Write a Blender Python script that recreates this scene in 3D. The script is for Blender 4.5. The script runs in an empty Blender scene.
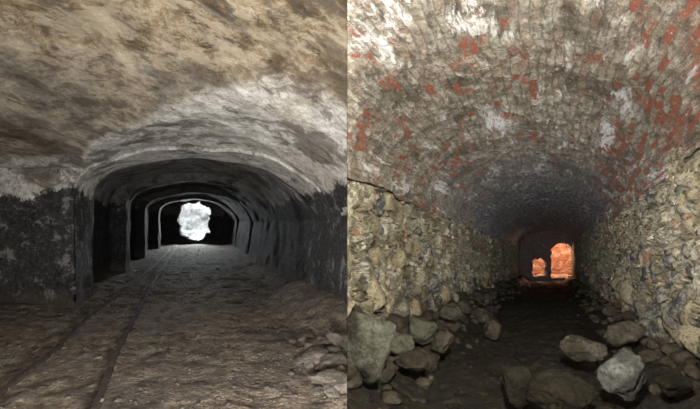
import bpy, bmesh, math, random
from mathutils import Vector, noise, Matrix
random.seed(7)
F=400.0; CH=1.6
scene=bpy.context.scene
scene.view_settings.view_transform='Standard'
scene.view_settings.look='None'

def PL(u,v,d): return Vector((u+d*(195-350)/F, d, v+d*(204.5-222)/F+CH))
def PR(u,v,d): return Vector((u+d*(553-350)/F, d, v+d*(204.5-262)/F+CH))
SEAM_NO=Vector((1,0.0070,0)).normalized()

# ------------------------------------------------------------ node helper
class NB:
    def __init__(s,name):
        s.m=bpy.data.materials.new(name); s.m.use_nodes=True
        s.t=s.m.node_tree; s.t.nodes.clear()
        s.out=s.t.nodes.new('ShaderNodeOutputMaterial')
        s.b=s.t.nodes.new('ShaderNodeBsdfPrincipled')
        s.t.links.new(s.b.outputs[0],s.out.inputs['Surface'])
    def set(s,inp,v):
        if isinstance(v,bpy.types.NodeSocket): s.t.links.new(v,inp)
        elif isinstance(v,(tuple,list)) and len(v)==3 and inp.type=='RGBA': inp.default_value=(*v,1)
        else: inp.default_value=v
    def pos(s): return s.t.nodes.new('ShaderNodeNewGeometry').outputs['Position']
    def uv(s): return s.t.nodes.new('ShaderNodeTexCoord').outputs['UV']
    def attr(s,n):
        a=s.t.nodes.new('ShaderNodeAttribute'); a.attribute_name=n; return a.outputs['Fac']
    def mapv(s,vec,scale=(1,1,1),loc=(0,0,0)):
        m=s.t.nodes.new('ShaderNodeMapping'); s.set(m.inputs['Vector'],vec)
        m.inputs['Scale'].default_value=scale; m.inputs['Location'].default_value=loc; return m.outputs[0]
    def noise(s,vec,scale,detail=6,rough=.6,dist=0,color=False):
        n=s.t.nodes.new('ShaderNodeTexNoise'); s.set(n.inputs['Vector'],vec)
        n.inputs['Scale'].default_value=scale; n.inputs['Detail'].default_value=detail
        n.inputs['Roughness'].default_value=rough; n.inputs['Distortion'].default_value=dist
        return n.outputs['Color' if color else 'Fac']
    def vor(s,vec,scale,feature='F1',out='Distance',rnd=1.0):
        n=s.t.nodes.new('ShaderNodeTexVoronoi'); n.feature=feature; s.set(n.inputs['Vector'],vec)
        n.inputs['Scale'].default_value=scale; n.inputs['Randomness'].default_value=rnd
        return n.outputs[out]
    def math(s,op,a,b=0.0,clamp=False):
        n=s.t.nodes.new('ShaderNodeMath'); n.operation=op; n.use_clamp=clamp
        s.set(n.inputs[0],a); s.set(n.inputs[1],b); return n.outputs[0]
    def step(s,x,a,b):
        n=s.t.nodes.new('ShaderNodeMapRange'); n.interpolation_type='SMOOTHSTEP'
        s.set(n.inputs['Value'],x)
        n.inputs['From Min'].default_value=a; n.inputs['From Max'].default_value=b
        return n.outputs[0]
    def sstep(s,x,a,b):   # works for a>b
        if a<b: return s.step(x,a,b)
        return s.math('SUBTRACT',1.0,s.step(x,b,a))
    def mix(s,f,a,b,mode='MIX'):
        n=s.t.nodes.new('ShaderNodeMix'); n.data_type='RGBA'; n.blend_type=mode
        s.set(n.inputs[0],f); s.set(n.inputs[6],a); s.set(n.inputs[7],b); return n.outputs[2]
    def ramp(s,f,pts,const=False):
        n=s.t.nodes.new('ShaderNodeValToRGB'); s.set(n.inputs[0],f)
        cr=n.color_ramp
        if const: cr.interpolation='CONSTANT'
        while len(cr.elements)<len(pts): cr.elements.new(.5)
        for e,(p,c) in zip(cr.elements,pts): e.position=p; e.color=(*c,1)
        return n.outputs[0]
    def brick(s,vec,c1,c2,mo,w,h,ms,bias=0):
        n=s.t.nodes.new('ShaderNodeTexBrick'); s.set(n.inputs['Vector'],vec)
        s.set(n.inputs['Color1'],c1); s.set(n.inputs['Color2'],c2); s.set(n.inputs['Mortar'],mo)
        n.inputs['Scale'].default_value=1; n.inputs['Brick Width'].default_value=w
        n.inputs['Row Height'].default_value=h; n.inputs['Mortar Size'].default_value=ms
        n.inputs['Mortar Smooth'].default_value=.3; n.inputs['Bias'].default_value=bias
        return n.outputs['Color'],n.outputs['Fac']
    def warp(s,vec,amt,scale):
        c=s.noise(vec,scale,3,.6,0,True)
        sub=s.t.nodes.new('ShaderNodeVectorMath'); sub.operation='SUBTRACT'
        s.set(sub.inputs[0],c); sub.inputs[1].default_value=(.5,.5,.5)
        sc=s.t.nodes.new('ShaderNodeVectorMath'); sc.operation='SCALE'
        s.set(sc.inputs[0],sub.outputs[0]); sc.inputs['Scale'].default_value=amt
        ad=s.t.nodes.new('ShaderNodeVectorMath'); ad.operation='ADD'
        s.set(ad.inputs[0],vec); s.set(ad.inputs[1],sc.outputs[0]); return ad.outputs[0]
    def bump(s,h,strength=.5,dist=.02):
        n=s.t.nodes.new('ShaderNodeBump'); s.set(n.inputs['Height'],h)
        n.inputs['Strength'].default_value=strength; n.inputs['Distance'].default_value=dist
        s.t.links.new(n.outputs[0],s.b.inputs['Normal'])
    def disp(s,h,scale,mid):
        # relief dies out where the lining meets the added divider (x ~ 0)
        sx=s.t.nodes.new('ShaderNodeSeparateXYZ'); s.set(sx.inputs[0],s.pos())
        x=s.math('ADD',sx.outputs[0],s.math('MULTIPLY',sx.outputs[1],.007))
        h=s.math('MULTIPLY',s.math('SUBTRACT',h,mid),s.step(x,.0,.16))
        n=s.t.nodes.new('ShaderNodeDisplacement'); s.set(n.inputs['Height'],h)
        n.inputs['Scale'].default_value=scale; n.inputs['Midlevel'].default_value=0
        s.t.links.new(n.outputs[0],s.out.inputs['Displacement']); s.m.displacement_method='BOTH'
    def done(s,col,rough=.8,spec=.3):
        s.set(s.b.inputs['Base Color'],col); s.set(s.b.inputs['Roughness'],rough)
        s.b.inputs['Specular IOR Level'].default_value=spec
        return s.m

# ------------------------------------------------------------ materials
def mat_plaster():
    n=NB('stained_plaster'); p=n.pos(); h=n.attr('hgt'); d=n.attr('dep')
    pw=n.warp(p,.25,1.5)
    n1=n.noise(pw,.55,6,.6); n2=n.noise(pw,3.0,10,.78); n3=n.noise(pw,15,6,.8); n4=n.noise(p,44,4,.75)
    streak=n.noise(n.mapv(pw,(1.6,3.4,4)),1.3,9,.76)
    base=n.ramp(n2,[(.34,(.20,.185,.165)),(.44,(.45,.425,.39)),(.54,(.67,.645,.60)),(.66,(.88,.86,.82))])
    base=n.mix(n.math('MULTIPLY',n.sstep(n3,.53,.59),.65),base,(.18,.16,.135))
    base=n.mix(n.math('MULTIPLY',n.sstep(n4,.58,.64),.5),base,(.12,.10,.09))
    base=n.mix(n.math('MULTIPLY',n.sstep(streak,.53,.62),.55),base,(.19,.15,.11))
    side=n.sstep(h,4,9)  # brown side vault, with groin shading put into the colour
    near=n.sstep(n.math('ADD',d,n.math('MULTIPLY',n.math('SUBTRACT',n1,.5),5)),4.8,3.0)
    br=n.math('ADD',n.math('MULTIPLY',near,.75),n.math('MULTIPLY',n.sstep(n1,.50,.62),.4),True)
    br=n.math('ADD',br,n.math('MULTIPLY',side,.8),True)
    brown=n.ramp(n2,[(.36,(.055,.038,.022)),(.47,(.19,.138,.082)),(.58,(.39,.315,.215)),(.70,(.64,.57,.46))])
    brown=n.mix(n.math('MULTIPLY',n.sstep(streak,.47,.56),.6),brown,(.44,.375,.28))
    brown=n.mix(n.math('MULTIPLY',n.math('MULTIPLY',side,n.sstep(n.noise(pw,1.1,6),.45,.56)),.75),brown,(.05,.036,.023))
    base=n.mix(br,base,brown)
    # irregular damp / smoke stains
    st=n.noise(n.mapv(n.warp(p,.8,1.0),(.8,.9,1.4),(4.3,2.2,0)),.9,9,.70)
    base=n.mix(n.math('MULTIPLY',n.sstep(st,.52,.58),.7),base,(.085,.066,.048))
    st2=n.noise(n.mapv(n.warp(p,.5,1.6),(.9,.9,.9),(1.3,7.2,3)),1.9,9,.74)
    base=n.mix(n.math('MULTIPLY',n.sstep(st2,.57,.61),.6),base,(.06,.05,.04))
    inner_dark=n.sstep(d,8.3,9.6)  # plaster turns darker beyond the first arch
    base=n.mix(n.math('MULTIPLY',inner_dark,.62),base,(.03,.03,.031))
    base=n.mix(n.math('MULTIPLY',n.sstep(d,12.3,12.8),.6),base,(.015,.015,.016))  # darker again from the second arch on
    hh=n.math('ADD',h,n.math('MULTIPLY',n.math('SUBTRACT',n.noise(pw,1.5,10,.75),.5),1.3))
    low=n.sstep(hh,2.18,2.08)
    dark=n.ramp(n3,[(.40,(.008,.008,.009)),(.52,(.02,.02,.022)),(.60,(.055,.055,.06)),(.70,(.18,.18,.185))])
    dark=n.mix(n.math('MULTIPLY',n.math('MULTIPLY',n.sstep(n2,.54,.60),.75),n.math('SUBTRACT',1,n.math('MULTIPLY',inner_dark,.85))),dark,(.22,.21,.20))
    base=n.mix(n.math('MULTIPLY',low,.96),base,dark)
    base=n.mix(n.math('MULTIPLY',n.sstep(h,.45,.1),.6),base,(.07,.055,.04))
    hgt=n.math('ADD',n.math('MULTIPLY',n2,1.1),n.math('ADD',n.math('MULTIPLY',n3,.8),n.math('MULTIPLY',n4,.35)))
    n.bump(hgt,1,.10)
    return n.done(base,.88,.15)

def mat_dirt():
    n=NB('packed_mud'); p=n.pos(); d=n.attr('dep')
    n1=n.noise(p,.9,6,.6); n2=n.noise(p,6,8,.78); v=n.vor(p,22,'F1','Distance'); vc=n.vor(p,22,'F1','Color')
    c=n.ramp(n2,[(.34,(.040,.030,.021)),(.5,(.135,.104,.076)),(.64,(.27,.22,.17))])
    c=n.mix(n.math('MULTIPLY',n.sstep(n1,.47,.58),.6),c,(.065,.053,.042))
    peb=n.sstep(v,.30,.2)
    pc=n.ramp(n.math('ADD',vc,0),[(.2,(.07,.06,.055)),(.8,(.38,.34,.30))])
    c=n.mix(n.math('MULTIPLY',peb,n.sstep(n.noise(p,2.2,3),.42,.6)),c,pc)
    h=n.math('ADD',n.math('MULTIPLY',n2,.9),n.math('MULTIPLY',n.math('SUBTRACT',1,v),.5))
    h=n.math('ADD',h,n.math('MULTIPLY',n.noise(p,24,5,.7),.45))
    n.bump(h,1,.09)
    return n.done(c,.85,.2)

def mat_brickvault():
    n=NB('decayed_brick_vault'); uv=n.uv(); w=n.warp(n.warp(uv,.14,1.2),.035,7); d=n.attr('dep'); arc=n.attr('hgt')
    BW,BH=.28,.11
    rnd,fac=n.brick(w,(0,0,0),(1,1,1),(0,0,0),BW,BH,.012)
    bc,_=n.brick(w,(.50,.155,.085),(.29,.10,.065),(.3,.25,.2),BW,BH,.012)
    big=n.noise(uv,.95,5,.6); n2=n.noise(w,3.8,10,.8); n3=n.noise(w,17,6,.8)
    streak=n.noise(n.mapv(w,(1.6,4.2,1)),1.8,9,.8)
    cover=n.ramp(n2,[(.35,(.065,.05,.036)),(.44,(.23,.19,.145)),(.53,(.43,.385,.31)),(.64,(.80,.765,.70))])
    cover=n.mix(n.math('MULTIPLY',n.sstep(n.noise(uv,.5,3),.45,.6),.45),cover,n.ramp(n2,[(.36,(.10,.10,.075)),(.64,(.50,.50,.42))]))
    cover=n.mix(n.math('MULTIPLY',n.sstep(streak,.52,.57),.65),cover,(.085,.065,.048))
    cover=n.mix(n.math('MULTIPLY',n.sstep(n.noise(n.mapv(uv,(1,1,1),(7,3,0)),.9,6,.65),.53,.60),.6),cover,(.07,.058,.042))
    cover=n.mix(n.math('MULTIPLY',n.sstep(rnd,.5,.95),.22),cover,(.36,.18,.12))
    ex=n.math('ADD',n.math('MULTIPLY',rnd,.42),n.math('MULTIPLY',big,1.0))
    ex=n.math('ADD',ex,n.math('MULTIPLY',n3,.55)); ex=n.math('ADD',ex,arc)
    exm=n.sstep(ex,1.17,1.19)
    exm=n.math('MULTIPLY',exm,n.math('SUBTRACT',1,fac))
    bc=n.mix(n.math('MULTIPLY',n.sstep(n3,.49,.60),.7),bc,(.19,.11,.075))
    c=n.mix(exm,cover,bc)
    c=n.mix(n.math('MULTIPLY',fac,n.math('MULTIPLY',n.sstep(n2,.40,.5),.45)),c,(.09,.074,.056))
    lime=n.math('MULTIPLY',n.sstep(n.noise(n.mapv(uv,(.45,1.5,1),(3.1,1.7,0)),1.1,8,.72),.56,.61),n.sstep(streak,.44,.50))
    c=n.mix(n.math('MULTIPLY',lime,.85),c,(.84,.83,.83))
    c=n.mix(n.math('MULTIPLY',n.sstep(n3,.585,.64),.65),c,(.74,.70,.63))
    c=n.mix(n.math('MULTIPLY',n.sstep(n3,.42,.37),.6),c,(.04,.033,.025))
    deep_sheen=n.sstep(d,9,16)
    c=n.mix(n.math('MULTIPLY',deep_sheen,.62),c,n.ramp(streak,[(.40,(.06,.065,.075)),(.50,(.22,.24,.27)),(.60,(.74,.78,.85))]))  # cool reflected highlights of the far vault painted into the colour
    h=n.math('SUBTRACT',n.math('ADD',n.math('MULTIPLY',rnd,.25),n.math('MULTIPLY',n2,1.6)),n.math('MULTIPLY',fac,.12))
    h=n.math('ADD',h,n.math('MULTIPLY',streak,.9)); h=n.math('ADD',h,n.math('MULTIPLY',n3,.8))
    h=n.math('SUBTRACT',h,n.math('MULTIPLY',exm,.25))
    n.disp(h,.085,1.65)
    return n.done(c,n.math('SUBTRACT',.8,n.math('MULTIPLY',deep_sheen,.25)),.35)

def mat_rubblewall(name,tint,dark,gain=1.0):
    n=NB(name); uv=n.uv(); w=n.warp(n.warp(uv,.45,1.1),.10,5.0); w=n.mapv(w,(1,1.2,1))
    dist=n.vor(w,2.2,'DISTANCE_TO_EDGE','Distance'); vc=n.vor(w,2.2,'F1','Color')
    dist2=n.vor(w,6.0,'DISTANCE_TO_EDGE','Distance'); vc2=n.vor(w,6.0,'F1','Color')
    sep=n.t.nodes.new('ShaderNodeSeparateColor'); n.set(sep.inputs[0],vc)
    sep2=n.t.nodes.new('ShaderNodeSeparateColor'); n.set(sep2.inputs[0],vc2)
    r,g,b=sep.outputs[0],sep.outputs[1],sep.outputs[2]
    n2=n.noise(w,4.5,10,.75); n3=n.noise(w,18,6,.75); big=n.noise(uv,.8,4,.55)
    stops=[(0,(.42,.34,.19)),(.20,(.28,.24,.16)),(.36,(.55,.48,.33)),(.55,(.22,.215,.19)),(.68,(.46,.39,.24)),(.80,(.08,.09,.095)),(.90,(.40,.15,.09))]
    st1=n.ramp(r,stops,True); st2=n.ramp(sep2.outputs[0],stops,True)
    small=n.sstep(n.math('ADD',b,n.math('MULTIPLY',n.math('SUBTRACT',n2,.5),.3)),.56,.60)
    st=n.mix(small,st1,st2)
    de=n.math('ADD',n.math('MULTIPLY',n.math('SUBTRACT',1,small),dist),n.math('MULTIPLY',small,n.math('MULTIPLY',dist2,1.6)))
    st=n.mix(n.math('MULTIPLY',n2,.7),st,tint)
    mo=n.ramp(n2,[(.32,(.16,.13,.08)),(.48,(.42,.37,.26)),(.66,(.72,.68,.57))])
    plaster=n.sstep(n.math('ADD',big,n.math('MULTIPLY',n3,.35)),.62,.72)
    edge=n.sstep(n.math('ADD',de,n.math('MULTIPLY',n.math('SUBTRACT',n3,.5),.10)),.03,.09)
    c=n.mix(n.math('MULTIPLY',edge,n.math('SUBTRACT',1,n.math('MULTIPLY',plaster,.85))),mo,st)
    gap=n.math('MULTIPLY',n.sstep(n.math('ADD',de,n.math('MULTIPLY',n.math('SUBTRACT',n2,.5),.25)),.03,.0),.85)
    c=n.mix(gap,c,(.03,.027,.018))
    c=n.mix(n.math('MULTIPLY',n.sstep(n.noise(n.mapv(w,(3.5,.9,1)),1.6,8,.75),.48,.58),.7),c,dark)
    c=n.mix(n.math('MULTIPLY',n.sstep(n3,.54,.60),.8),c,(.035,.032,.024))
    c=n.mix(n.math('MULTIPLY',n.sstep(n.noise(uv,2.3,8,.75),.55,.61),.8),c,(.82,.79,.66))
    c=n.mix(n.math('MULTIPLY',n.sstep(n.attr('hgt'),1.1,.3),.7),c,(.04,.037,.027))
    hh=n.math('ADD',n.math('MULTIPLY',n.sstep(de,0,.20),1.0),n.math('ADD',n.math('MULTIPLY',n2,2.0),n.math('MULTIPLY',n3,.8)))
    hh=n.math('ADD',hh,n.math('MULTIPLY',g,1.0))
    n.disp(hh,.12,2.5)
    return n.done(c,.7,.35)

def mat_rock(name,cols,rough=.7,sc=1.0,mud=.75,spec=.25):
    n=NB(name); p=n.pos(); pi=n.attr('rv')
    n2=n.noise(p,5*sc,10,.75); n3=n.noise(p,26*sc,5,.75)
    c=n.ramp(n2,[(.34,cols[0]),(.5,cols[1]),(.68,cols[2])])
    c=n.mix(n.math('MULTIPLY',pi,.65),c,cols[3])
    c=n.mix(n.math('MULTIPLY',n.sstep(n3,.50,.62),.75),c,cols[0])
    c=n.mix(n.math('MULTIPLY',n.sstep(n.noise(p,2.2,6,.7),.47,.60),mud),c,(.028,.021,.012))
    n.bump(n.math('ADD',n2,n.math('MULTIPLY',n3,.5)),1,.08)
    return n.done(c,rough,spec)
def mat_facing():
    n=NB('embedded_wall_stone'); p=n.pos(); pi=n.attr('rv')
    n2=n.noise(p,7,10,.75); n3=n.noise(p,26,5,.75)
    c=n.ramp(pi,[(0,(.10,.11,.115)),(.18,(.36,.30,.18)),(.34,(.22,.205,.165)),(.5,(.48,.41,.27)),(.66,(.31,.28,.20)),(.80,(.055,.06,.065)),(.95,(.32,.14,.09))],True)
    c=n.mix(n.math('MULTIPLY',n.sstep(n2,.45,.57),.55),c,(.54,.48,.35))
    c=n.mix(n.math('MULTIPLY',n.sstep(n3,.50,.60),.7),c,(.05,.045,.032))
    n.bump(n.math('ADD',n2,n.math('MULTIPLY',n3,.5)),1,.06)
    return n.done(c,.65,.35)

def mat_wetfloor():
    n=NB('wet_silt'); p=n.pos()
    n1=n.noise(p,1.1,5,.6); n2=n.noise(p,7,8,.75)
    c=n.ramp(n2,[(.34,(.007,.006,.005)),(.52,(.028,.022,.014)),(.68,(.09,.072,.044))])
    h=n.math('ADD',n2,n.math('MULTIPLY',n.noise(p,26,5,.7),.4))
    n.bump(h,1,.10)
    return n.done(c,n.math('ADD',.48,n.math('MULTIPLY',n.sstep(n1,.42,.6),.4)),.3)

def mat_red():
    n=NB('red_brickwork'); uv=n.uv()
    bc,f=n.brick(uv,(.55,.24,.15),(.30,.13,.09),(.5,.38,.28),.5,.2,.03)
    n2=n.noise(uv,1.5,6,.7)
    c=n.mix(n.sstep(n2,.5,.58),bc,(.80,.64,.52))
    c=n.mix(n.sstep(n.noise(uv,3,6,.7),.54,.6),c,(.10,.05,.035))
    n.bump(n.math('SUBTRACT',n2,f),.8,.08)
    return n.done(c,.85)
def mat_bright():
    n=NB('sunlit_limestone'); p=n.pos(); n2=n.noise(p,1.8,8,.7)
    c=n.ramp(n2,[(.36,(.28,.28,.28)),(.47,(.60,.61,.61)),(.58,(.88,.89,.89))])
    n.bump(n2,.6,.25); return n.done(c,.9)
def mat_rail():
    n=NB('rusted_rail_steel'); p=n.pos(); n2=n.noise(p,20,5,.7)
    c=n.ramp(n2,[(.35,(.016,.012,.010)),(.65,(.05,.038,.03))]); n.bump(n2,.4,.01)
    return n.done(c,.85,.15)

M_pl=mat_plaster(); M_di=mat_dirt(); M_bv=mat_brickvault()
M_wl=mat_rubblewall('ochre_rubble_masonry',(.34,.29,.16),(.09,.08,.04))
M_wr=mat_rubblewall('pale_rubble_masonry',(.48,.39,.24),(.15,.12,.07))
M_rk=mat_rock('fieldstone',[(.030,.025,.017),(.09,.076,.053),(.20,.18,.14),(.062,.050,.032)],.6)
M_rp=mat_rock('pale_boulder_stone',[(.06,.058,.05),(.16,.16,.14),(.30,.30,.27),(.16,.16,.145)],mud=.6)
M_rg=mat_rock('greenish_boulder_stone',[(.04,.042,.028),(.12,.122,.09),(.23,.23,.175),(.11,.105,.075)],.6)
M_rd=mat_rock('muddy_stone',[(.006,.005,.003),(.022,.018,.010),(.055,.045,.028),(.018,.014,.008)],.6,spec=.2)
M_rl=mat_rock('dusty_gravel',[(.05,.042,.034),(.12,.10,.08),(.25,.22,.18),(.09,.075,.06)],.85)
M_fs=mat_facing()
M_wf=mat_wetfloor(); M_red=mat_red(); M_br=mat_bright(); M_ra=mat_rail()

# ------------------------------------------------------------ geometry helpers
def finish(bm,name,mat,side,smooth=True,clip=True):
    if clip and side:
        geom=bm.verts[:]+bm.edges[:]+bm.faces[:]
        bmesh.ops.bisect_plane(bm,geom=geom,plane_co=(0,0,0),plane_no=SEAM_NO,
             clear_outer=(side=='L'),clear_inner=(side=='R'))
    me=bpy.data.meshes.new(name); bm.to_mesh(me); bm.free()
    ob=bpy.data.objects.new(name,me); scene.collection.objects.link(ob)
    me.materials.append(mat)
    if smooth:
        for p in me.polygons: p.use_smooth=True
    return ob

def fnoise(p,s,o=3):
    q=Vector(p)*s; a=1;t=0
    for k in range(o):
        t+=a*noise.noise(q); q=q*2.03+Vector((3.1,1.7,5.2)); a*=.5
    return t
def vnoise(p,amp,s):
    return Vector((fnoise(p+Vector((11,0,0)),s),fnoise(p+Vector((0,23,0)),s),fnoise(p+Vector((0,0,37)),s)))*amp

def grid(name,fn,ni,nj,P,mat,side,amp=.03,ns=1.2,flip=False,hfn=None,cut=None,sol=0,clip=True):
    """fn(i,j)->(u,v,d, uvx, uvy)"""
    bm=bmesh.new(); uvl=bm.loops.layers.uv.new('UVMap')
    hl=bm.verts.layers.float.new('hgt'); dl=bm.verts.layers.float.new('dep')
    V=[];U=[]
    for i in range(ni):
        r=[];ur=[]
        for j in range(nj):
            u,v,d,a,b=fn(i,j); w=P(u,v,d)
            if amp: w=w+vnoise(w,amp,ns)
            x=bm.verts.new(w); x[hl]=(hfn(u,v,d) if hfn else v+1.6); x[dl]=d
            r.append(x); ur.append((a,b,u,v,d))
        V.append(r);U.append(ur)
    for i in range(ni-1):
        for j in range(nj-1):
            if cut:
                cu=(U[i][j][2]+U[i+1][j+1][2])/2; cv=(U[i][j][3]+U[i+1][j+1][3])/2
                if cut(cu,cv): continue
            idx=[(i,j),(i+1,j),(i+1,j+1),(i,j+1)]
            if flip: idx.reverse()
            f=bm.faces.new([V[a][b] for a,b in idx])
            for lp,(a,b) in zip(f.loops,idx): lp[uvl].uv=(U[a][b][0],U[a][b][1])
    ob=finish(bm,name,mat,side,clip=clip)
    if sol:
        md=ob.modifiers.new('thickness','SOLIDIFY'); md.thickness=sol; md.offset=0
    return ob

def geo(d0,d1,n): return [d0*(d1/d0)**(k/(n-1)) for k in range(n)]
def interp(pts,x):
    if x<=pts[0][0]: return pts[0][1]
    for (a,b),(c,d) in zip(pts,pts[1:]):
        if x<=c:
            t=(x-a)/(c-a); return b+(d-b)*t
    return pts[-1][1]

# ================================================================ LEFT TUNNEL
ARCH=[(-2.18,.45),(-2.14,.68),(-2.02,.86),(-1.8,1.02),(-1.5,1.13),(-1.1,1.22),(-.5,1.30),(.1,1.32),(.7,1.27),(1.3,1.13),(1.75,.93),(2.15,.65),(2.42,.35),(2.58,.02)]
def catmull(pts,n):
    out=[]; m=len(pts)
    for k in range(n):
        t=k/(n-1)*(m-1); i=min(int(t),m-2); f=t-i
        p0=pts[max(i-1,0)];p1=pts[i];p2=pts[i+1];p3=pts[min(i+2,m-1)]
        out.append(tuple(.5*((2*p1[c])+(-p0[c]+p2[c])*f+(2*p0[c]-5*p1[c]+4*p2[c]-p3[c])*f*f+(-p0[c]+3*p1[c]-3*p2[c]+p3[c])*f**3) for c in (0,1)))
    return out
arch=catmull(ARCH,70)
def bayp(u,v):
    k=max(0,min(1,(2.45-u)/.9))
    return ((u*1.20 if u<0 else u), v+(.20*max(0,1-abs(u)/3.4)+.05)*k)
bay=[bayp(u,v) for u,v in arch]
arch2=[(u*1.04+.02,v-.02) for u,v in arch]; arch3=[(u*.97-.03,v+.06) for u,v in arch]
RB=2.34
def full(profile,lu,part):
    if part=='L':
        u0,v0=profile[0]; return [(lu,-1.85+(v0+1.85)*k/24) for k in range(25)]
    if part=='R':
        u0,v0=profile[-1]; 
        return [(u0+(RB-u0)*k/24, v0+(-1.85-v0)*k/24) for k in range(25)]
    return profile
secs=[]
def addrun(a,b,prof,n):
    for k in range(n): secs.append((a+(b-a)*k/(n-1),prof))
addrun(7.3,8.5,0,10)
d=8.5
for nxt,pf,th in ((12.5,0,.9),(17.6,2,.7),(23.6,3,1.2)):
    addrun(d+.001,nxt,1,28); addrun(nxt+.001,nxt+th,pf,6); d=nxt+th
addrun(d+.001,29.2,1,20)
profs={0:arch,1:bay,2:arch2,3:arch3}
for part,name in (('L','wall_left'),('C','ceiling_vault'),('R','wall_right')):
    nn=len(full(arch,0,part))
    def fn(i,j,part=part):
        dd,pk=secs[i]; pr=profs[pk]
        pts=full(pr,pr[0][0],part); u,v=pts[j]; return (u,v,dd,dd,j*.1)
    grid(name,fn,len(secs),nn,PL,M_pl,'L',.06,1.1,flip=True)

# entrance chamber ceiling (groin vault)
main_pts=[(-8,.5),(-3,.5)]+[(u,v+.07) for u,v in ARCH]+[(3.2,-.6)]
def sm(x,a,b):
    t=max(0,min(1,(x-a)/(b-a))); return t*t*(3-2*t)
def two(u,d):
    m=interp(main_pts,u)+.05*(7.3-d)*(1-min(1,abs(u)/3.0))
    s=.98+.14*sm(7.3-d,-.1,.5)+.98*sm(7.3-d,0,4.4)
    s=s-(.9*sm(u,-1.0,2.6))-.12*sm(u,-2.3,-1.4)*sm(d,5.5,7.3)
    return m,s
def ceilv(u,d):
    m,s=two(u,d); k=.03; h=max(k-abs(m-s),0)/k
    return max(m,s)+h*h*k*.25
def ceilh(u,v,d):
    m,s=two(u,d); return v+1.6+7*sm(s-m,-.05,.10)*sm(d,7.3,6.6)  # height offset marks the side vault for its painted shade
CN=240; cu=[-7.5+(2.75+7.5)*k/(CN-1) for k in range(CN)]
cd=[7.3-(7.3+1.0)*k/179 for k in range(180)]
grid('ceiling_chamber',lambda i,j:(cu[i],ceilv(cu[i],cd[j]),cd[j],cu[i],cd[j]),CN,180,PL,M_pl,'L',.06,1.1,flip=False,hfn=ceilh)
# pier + arch face
def archlow(u):
    if u<-2.18: return -1.85
    if u>2.58: return -1.85
    for (a,b),(c,d) in zip(arch,arch[1:]):
        if a<=u<=c: return b+(d-b)*(u-a)/(c-a+1e-9)
    return arch[-1][1]
fu=[-7.5+(5.3199)*k/60 for k in range(61)]+[-2.1799+(4.7599)*k/110 for k in range(111)]+[2.5801+.3*k/5 for k in range(6)]
def facefn(i,j):
    u=fu[i]; lo=archlow(u); hi=ceilv(u,7.3)+.03; hi=max(hi,lo+.03)
    return (u,lo+(hi-lo)*j/40,7.3,u,j*.1)
grid('wall_pier',facefn,len(fu),41,PL,M_pl,'L',.06,1.1,flip=True)
grid('wall_chamber_right',lambda i,j:(2.58+(RB-2.58)*j/30,.12-1.97*j/30,7.3-4.5*i/40,i*.1,j*.1),41,31,PL,M_pl,'L',.06,1.1)
# floor
def floorL(u,d):
    b=.0
    b+=.35*sm(u,1.4,2.6)*sm(9,6,9) if d<9 else .12*sm(u,1.6,2.5)
    b+=.12*sm(-u,1.9,3.2)
    return -1.6+b+.05*noise.noise(Vector((u*.9,d*.9,3)))+.03*noise.noise(Vector((u*4,d*4,8)))+.012*noise.noise(Vector((u*13,d*13,8)))
fd=[-1,0,1,1.8]+geo(2.4,29.5,300)
def fun(i): return -7.5+10.5*i/259
grid('floor',lambda i,j:(fun(i),floorL(fun(i),fd[j]),fd[j],fun(i),fd[j]),260,len(fd),PL,M_di,'L',0)
# end wall with daylight opening
def cutL(u,v):
    e=abs((u-.05)/1.24)**2.6+abs((v-.06)/1.36)**2.6
    e+=.50*noise.noise(Vector((u*1.3,v*1.3,4)))+.3*noise.noise(Vector((u*4,v*4,5)))
    return e<.92
grid('wall_end',lambda i,j:(-3.4+6.8*i/110,-2.0+4.4*j/90,29.0,i*.06,j*.06),111,91,PL,M_pl,'L',.03,1,cut=cutL,sol=.5)
def pit(i,j):
    a=-math.pi*.5+math.pi*i/60; 
    return (3.6*math.sin(a),-2+6*j/50,29.6+3.5*math.cos(a),i*.1,j*.1)
grid('quarry_face',pit,61,51,PL,M_br,None,.3,.8)
grid('ground_outside',lambda i,j:(-4+8*i/20,-1.5+.05*j,29.2+4.3*j/20,i,j),21,21,PL,M_br,None,.2,1.2)

# rails
def rail_points(pix):
    out=[]
    for x,y in pix:
        s=(y-222)/1.6; out.append(((x-195)/s,F/s))
    return out
def rail(bm,pix,w=.05,h=.04):
    pts=catmull(rail_points(pix),60); prev=None
    dl=bm.verts.layers.float.get('dep') or bm.verts.layers.float.new('dep')
    for k,(u,d) in enumerate(pts):
        z=floorL(u,d); ring=[]
        for du,dz in ((-w*.8,-.06),(-w*.8,.0),(-w*.45,.012),(-w*.5,h),(w*.5,h),(w*.45,.012),(w*.8,0),(w*.8,-.06)):
            ring.append(bm.verts.new(PL(u+du,z+dz+.01*noise.noise(Vector((d*2,u,0))),d)))
        if prev:
            for a in range(7): bm.faces.new((prev[a],prev[a+1],ring[a+1],ring[a]))
        else: bm.faces.new(ring)
        prev=ring
    bm.faces.new(prev)
bm=bmesh.new()
rail(bm,[(-40,430),(0,395),(60,347),(90,318),(118,295),(143,274),(159,261),(173,246)])
rail(bm,[(90,430),(97,405),(110,370),(126,335),(145,300),(157,276),(167,261),(178,246)])
finish(bm,'rail_track',M_ra,'L',smooth=False)

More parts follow.
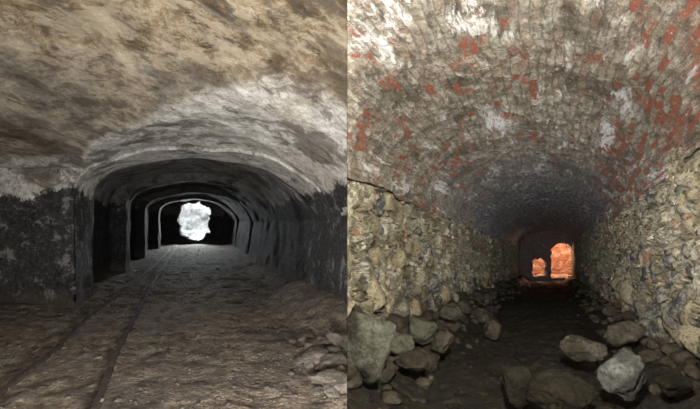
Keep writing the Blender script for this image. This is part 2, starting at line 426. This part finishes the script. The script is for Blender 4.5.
# ================================================================ ROCKS
def rock(bm,c,size,seed,sub=3,rotz=None,P=None,rv=None):
    rl=bm.verts.layers.float.get('rv') or bm.verts.layers.float.new('rv')
    rnd=random.Random(seed)
    r=bmesh.ops.create_icosphere(bm,subdivisions=sub,radius=1.0)
    pl=[]
    for k in range(12):
        n=Vector((rnd.gauss(0,1),rnd.gauss(0,1),rnd.gauss(0,1))).normalized(); pl.append((n,rnd.uniform(.5,.85)))
    R=Matrix.Rotation(rnd.uniform(0,6.28) if rotz is None else rotz,3,'Z')@Matrix.Rotation(rnd.uniform(-.3,.3),3,'X')
    val=rnd.random() if rv is None else rv; off=Vector((seed*1.37%50,seed*2.1%50,0))
    for v in r['verts']:
        p=v.co.copy()
        for n,h in pl:
            dd=p.dot(n)
            if dd>h: p-=n*(dd-h)*.92
        p+=p.normalized()*(.14*noise.noise(p*1.6+off)+.07*noise.noise(p*4.5+off)+.03*noise.noise(p*12+off))
        p=Vector((p.x*size[0],p.y*size[1],p.z*size[2]))
        v.co=R@p+Vector(c); v[rl]=val

bm=bmesh.new(); rr=random.Random(3)
for k in range(900):
    d=3.2*(14/3.2)**rr.random(); u=rr.uniform(-4.5,2.2)
    if d>7 and u<-2.05: continue
    s=rr.uniform(.010,.028)*(1.7 if rr.random()<.12 else 1)
    rock(bm,PL(u,floorL(u,d)+s*.1,d),(s*1.4,s*1.1,s*.6),k,1)
finish(bm,'gravel',M_rl,'L')
bm=bmesh.new()
for k,(x,y,w,hh) in enumerate([(318,347,.26,.06),(338,353,.24,.08),(330,368,.22,.07),(312,338,.18,.05),(345,373,.22,.07),(322,335,.2,.05),(340,339,.2,.08),(300,349,.10,.03),(306,328,.13,.04),(292,331,.09,.03),(283,318,.1,.03),(333,380,.09,.03),(326,356,.14,.06),(343,362,.14,.06),(335,345,.12,.06),(310,352,.1,.04),(318,375,.08,.03)]):
    s=(y-222)/1.45; u=(x-195)/s; d=F/s
    rock(bm,PL(u,floorL(u,d)+hh*.5,d),(w*1.1,w*.85,hh*1.4),100+k,4)
finish(bm,'stone_rubble',M_rl,'L')

# ================================================================ RIGHT TUNNEL
LW=-2.9; RW=1.78; CX=(LW+RW)/2; HW=(RW-LW)/2
dR=[1.0,2.0,3.0]+geo(3.6,36,430)
NV=240
def vaultfn(i,j):
    d=dR[i]; th=-.14+(math.pi+.28)*j/(NV-1)
    c=-math.cos(max(0,min(math.pi,th))); s=math.sin(th)
    k=(s**.92) if s>0 else s
    u=CX+(HW-.03)*c; v=1.40+.05*(c+1)+1.32*k
    return (u,v,d,d,6.5*j/(NV-1))
def vh(u,v,d):
    t=(u-CX)/HW
    return .22*sm(t,.50,.9)+.06*sm(-t,.35,.75)-.02+.18*math.exp(-((u+.5)/.35)**2-((d-6.2)/.9)**2)
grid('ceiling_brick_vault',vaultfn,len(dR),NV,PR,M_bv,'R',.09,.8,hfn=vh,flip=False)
NW=130
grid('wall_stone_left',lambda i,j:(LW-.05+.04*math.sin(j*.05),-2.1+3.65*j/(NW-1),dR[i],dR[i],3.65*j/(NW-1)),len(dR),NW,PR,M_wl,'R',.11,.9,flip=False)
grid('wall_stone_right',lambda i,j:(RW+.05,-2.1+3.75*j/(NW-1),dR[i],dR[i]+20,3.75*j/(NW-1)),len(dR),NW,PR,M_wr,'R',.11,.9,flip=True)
# projecting stones bedded in the two side walls
rr=random.Random(77)
for side in (0,1):
    bm=bmesh.new()
    for k in range(420):
        d=4.4*(26/4.4)**rr.random(); v=-1.3+(2.6 if side==0 else 2.65)*rr.random()**1.35
        s=rr.uniform(.04,.12)*(1.9 if rr.random()<.22 else 1)
        if v<-.4: s*=1.55
        base=PR((LW-.05) if side==0 else (RW+.05),v,d); base=base+vnoise(base,.11,.9)
        base.x+=(-.03 if side==0 else .03)
        if side==0 and base.x<.28: continue
        rock(bm,base,(s*.75,s*1.45,s),7000+k+side*1000,2 if s<.12 else 3,rotz=.0)
    finish(bm,'embedded_wall_stones',M_fs,'R')
def floorR(u,d):
    b=.50*sm(-u,1.6,2.8)+.42*sm(u,.75,1.7)
    return -1.72+b+.10*noise.noise(Vector((u*1.1,d*1.1,13)))+.07*noise.noise(Vector((u*3,d*3,5)))+.03*noise.noise(Vector((u*8,d*8,5)))
fdR=[0,1,2,3]+geo(3.4,44,300)
fuR=[-3.4+5.8*i/179 for i in range(180)]
grid('floor_silt',lambda i,j:(fuR[i],floorR(fuR[i],fdR[j]),fdR[j],fuR[i],fdR[j]),180,len(fdR),PR,M_wf,'R',0)

def px2R(x,y,h=1.6):
    s=(y-262)/h; return ((x-553)/s,F/s,s)
def boulder(name,x0,x1,y0,y1,mat,seed,h=1.5,depth=.8,rv=.3):
    u,d,s=px2R((x0+x1)/2,y1,h); w=(x1-x0)/s/2*1.18; hh=(y1-y0)/s/2*1.15
    bm=bmesh.new()
    zc=-(((y0+y1)/2)-262)/s
    rock(bm,PR(u,zc,d+w*depth*.3),(w,w*depth,hh),seed,5,rotz=random.Random(seed).uniform(-.3,.3),rv=rv)
    return finish(bm,name,mat,'R')
boulder('boulder',326,394,311,382,M_rg,11,1.35)
boulder('boulder',603,645,343,401,M_rp,22,1.5)
boulder('boulder',566,600,336,366,M_rk,31,1.45)
boulder('boulder',498,538,370,406,M_rd,43,1.6)
boulder('boulder',536,592,376,418,M_rd,57,1.6)
boulder('boulder',346,382,284,307,M_rg,64,.75)
boulder('boulder',345,366,305,330,M_rk,65,.9)
boulder('boulder',482,503,319,339,M_rk,71,1.6)
boulder('boulder',402,438,316,346,M_rg,82,1.3,rv=.9)
boulder('boulder',430,452,332,352,M_rk,83,1.35)
boulder('boulder',440,462,302,322,M_rk,86,1.2)
boulder('boulder',378,410,330,356,M_rg,88,1.3,rv=.8)
boulder('boulder',608,640,322,346,M_rk,91,1.3)
boulder('boulder',657,688,370,398,M_rd,99,1.35)
boulder('boulder',394,430,352,374,M_rk,104,1.45)
bm=bmesh.new(); rr=random.Random(21)
for k in range(700):
    d=4.3*(26/4.3)**(rr.random()**.9)
    left=rr.random()<.68
    if left: u=-2.9+abs(rr.gauss(0,.5))
    else: u=1.75-abs(rr.gauss(0,.32))
    if u<-2.9 or u>1.75: continue
    s=rr.uniform(.03,.13)*((2.3 if left else 1.6) if rr.random()<.17 else 1)
    rock(bm,PR(u,floorR(u,d)+s*.3,d),(s*1.3,s,s*.8),1000+k,2 if s<.12 else 3)
finish(bm,'stone_rubble',M_rk,'R')
bm=bmesh.new()
for k in range(220):
    d=4.0*(22/4.0)**rr.random(); u=rr.uniform(-2.2,1.2)
    s=rr.uniform(.02,.11)
    rock(bm,PR(u,floorR(u,d)+s*.05,d),(s*1.4,s,s*.55),3000+k,2)
finish(bm,'wet_stones',M_rd,'R')

# end wall with two openings
def cutR(u,v):
    q=.12*noise.noise(Vector((u*3,v*3,2)))
    u+=q; v+=q
    a=(-.30<u<1.8) and v<(.90+.80*math.sqrt(max(0,1-((u-.75)/1.07)**2)))
    a=a and v>-1.4
    b=(-1.95<u<-.72) and -1.2<v<(.0+.35*math.sqrt(max(0,1-((u+1.35)/.64)**2)))
    return a or b
grid('wall_far',lambda i,j:(-3.2+5.4*i/108,-2.2+5.4*j/108,36,i*.1,j*.1),109,109,PR,M_bv,None,.05,1,cut=cutR,sol=.6)
def room(i,j):
    pts=[(-3.6,36.4),(-3.6,42),(3.4,42),(3.4,36.4)]
    t=i/30*3; k=min(int(t),2); f=t-k
    u=pts[k][0]+(pts[k+1][0]-pts[k][0])*f; d=pts[k][1]+(pts[k+1][1]-pts[k][1])*f
    return (u,-2+5.5*j/30,d,u+d,-2+5.5*j/30)
grid('wall_brick_room',room,31,31,PR,M_red,None,.2,1)
grid('ceiling_brick_room',lambda i,j:(-3.6+7*i/20,2.2+1.2*math.sin(math.pi*i/20),36.4+5.6*j/20,i*.35,j*.28),21,21,PR,M_red,None,.08,1)
bm=bmesh.new()
for k in range(40):
    u=rr.uniform(-2.5,2.2); d=rr.uniform(36.6,41.5); s=rr.uniform(.15,.45)
    rock(bm,PR(u,-1.6+s*.3,d),(s*1.3,s,s*.8),5000+k,2)
finish(bm,'fallen_bricks',M_red,None)

# added thin divider, edge on to the camera, keeps the tunnels' light apart
bm=bmesh.new()
def sp(Y,t,Z): return bm.verts.new((-.0070*Y+t,Y,Z))
ys=[.5,2,4,6,8.2]; rows=[]
for Y in ys:
    t=.0006*Y/1.0
    rows.append([sp(Y,-t,-2.2),sp(Y,-t,6.0),sp(Y,t,6.0),sp(Y,t,-2.2)])
for a,b in zip(rows,rows[1:]):
    for k in range(4):
        q=(k+1)%4; bm.faces.new((a[k],a[q],b[q],b[k]))
bm.faces.new(rows[0]); bm.faces.new(rows[-1][::-1])
bmesh.ops.recalc_face_normals(bm,faces=bm.faces[:])
finish(bm,'light_divider',M_pl,None,smooth=False)

# ================================================================ LIGHTS
def area(name,loc,target,size,power,col,spread=180):
    l=bpy.data.lights.new(name,'AREA'); l.shape='DISK'; l.size=size; l.energy=power; l.color=col; l.spread=math.radians(spread)
    o=bpy.data.objects.new(name,l); scene.collection.objects.link(o); o.location=loc
    o.rotation_euler=(Vector(target)-Vector(loc)).to_track_quat('-Z','Y').to_euler(); return o
def spot(name,loc,target,power,col,angle,blend,r=.1):
    l=bpy.data.lights.new(name,'SPOT'); l.energy=power; l.color=col; l.spot_size=math.radians(angle); l.spot_blend=blend; l.shadow_soft_size=r
    o=bpy.data.objects.new(name,l); scene.collection.objects.link(o); o.location=loc
    o.rotation_euler=(Vector(target)-Vector(loc)).to_track_quat('-Z','Y').to_euler(); return o
def point(name,loc,power,col,r=.2):
    l=bpy.data.lights.new(name,'POINT'); l.energy=power; l.color=col; l.shadow_soft_size=r
    o=bpy.data.objects.new(name,l); scene.collection.objects.link(o); o.location=loc; return o
area('added_chamber_key',(-.35,1.3,.45),PL(.6,1.1,6.6),.4,470,(1,.98,.94))  # unseen lamp added low near the camera to light the chamber
area('chamber_fill',(-1.5,.9,2.9),PL(-.5,-1.2,7),.8,160,(1,.955,.89))
area('camera_flash',(.45,.9,2.3),PR(-.4,1.7,9),.22,580,(1,.96,.88))  # unseen flash-like light beside the camera
spot('added_vault_spot',(.25,.7,1.05),PR(-.4,1.6,13),2300,(.90,.94,1),44,.9,.06)  # unseen spot added to throw cool light far down the vault
area('daylight',PL(0,3.6,31),PL(0,-1,30.5),3,300,(.95,.98,1))
spot('daylight_shaft',PL(0,.9,32),PL(0,-1.3,22),4500,(.92,.97,1),80,.8,.8)
point('brick_room_lamp',PR(-1.6,2.0,38.5),560,(1,.60,.38),.3)
point('brick_room_lamp',PR(2.6,1.2,39.0),380,(1,.58,.36),.3)

w=bpy.data.worlds.new('cave_dark'); scene.world=w; w.use_nodes=True
w.node_tree.nodes['Background'].inputs[0].default_value=(.5,.52,.55,1)
w.node_tree.nodes['Background'].inputs[1].default_value=.03

cam=bpy.data.cameras.new('camera'); co=bpy.data.objects.new('camera',cam); scene.collection.objects.link(co)
cam.sensor_width=36; cam.lens=36*F/700; cam.clip_start=.05
co.location=(0,0,CH); co.rotation_euler=(math.radians(90),0,0); scene.camera=co
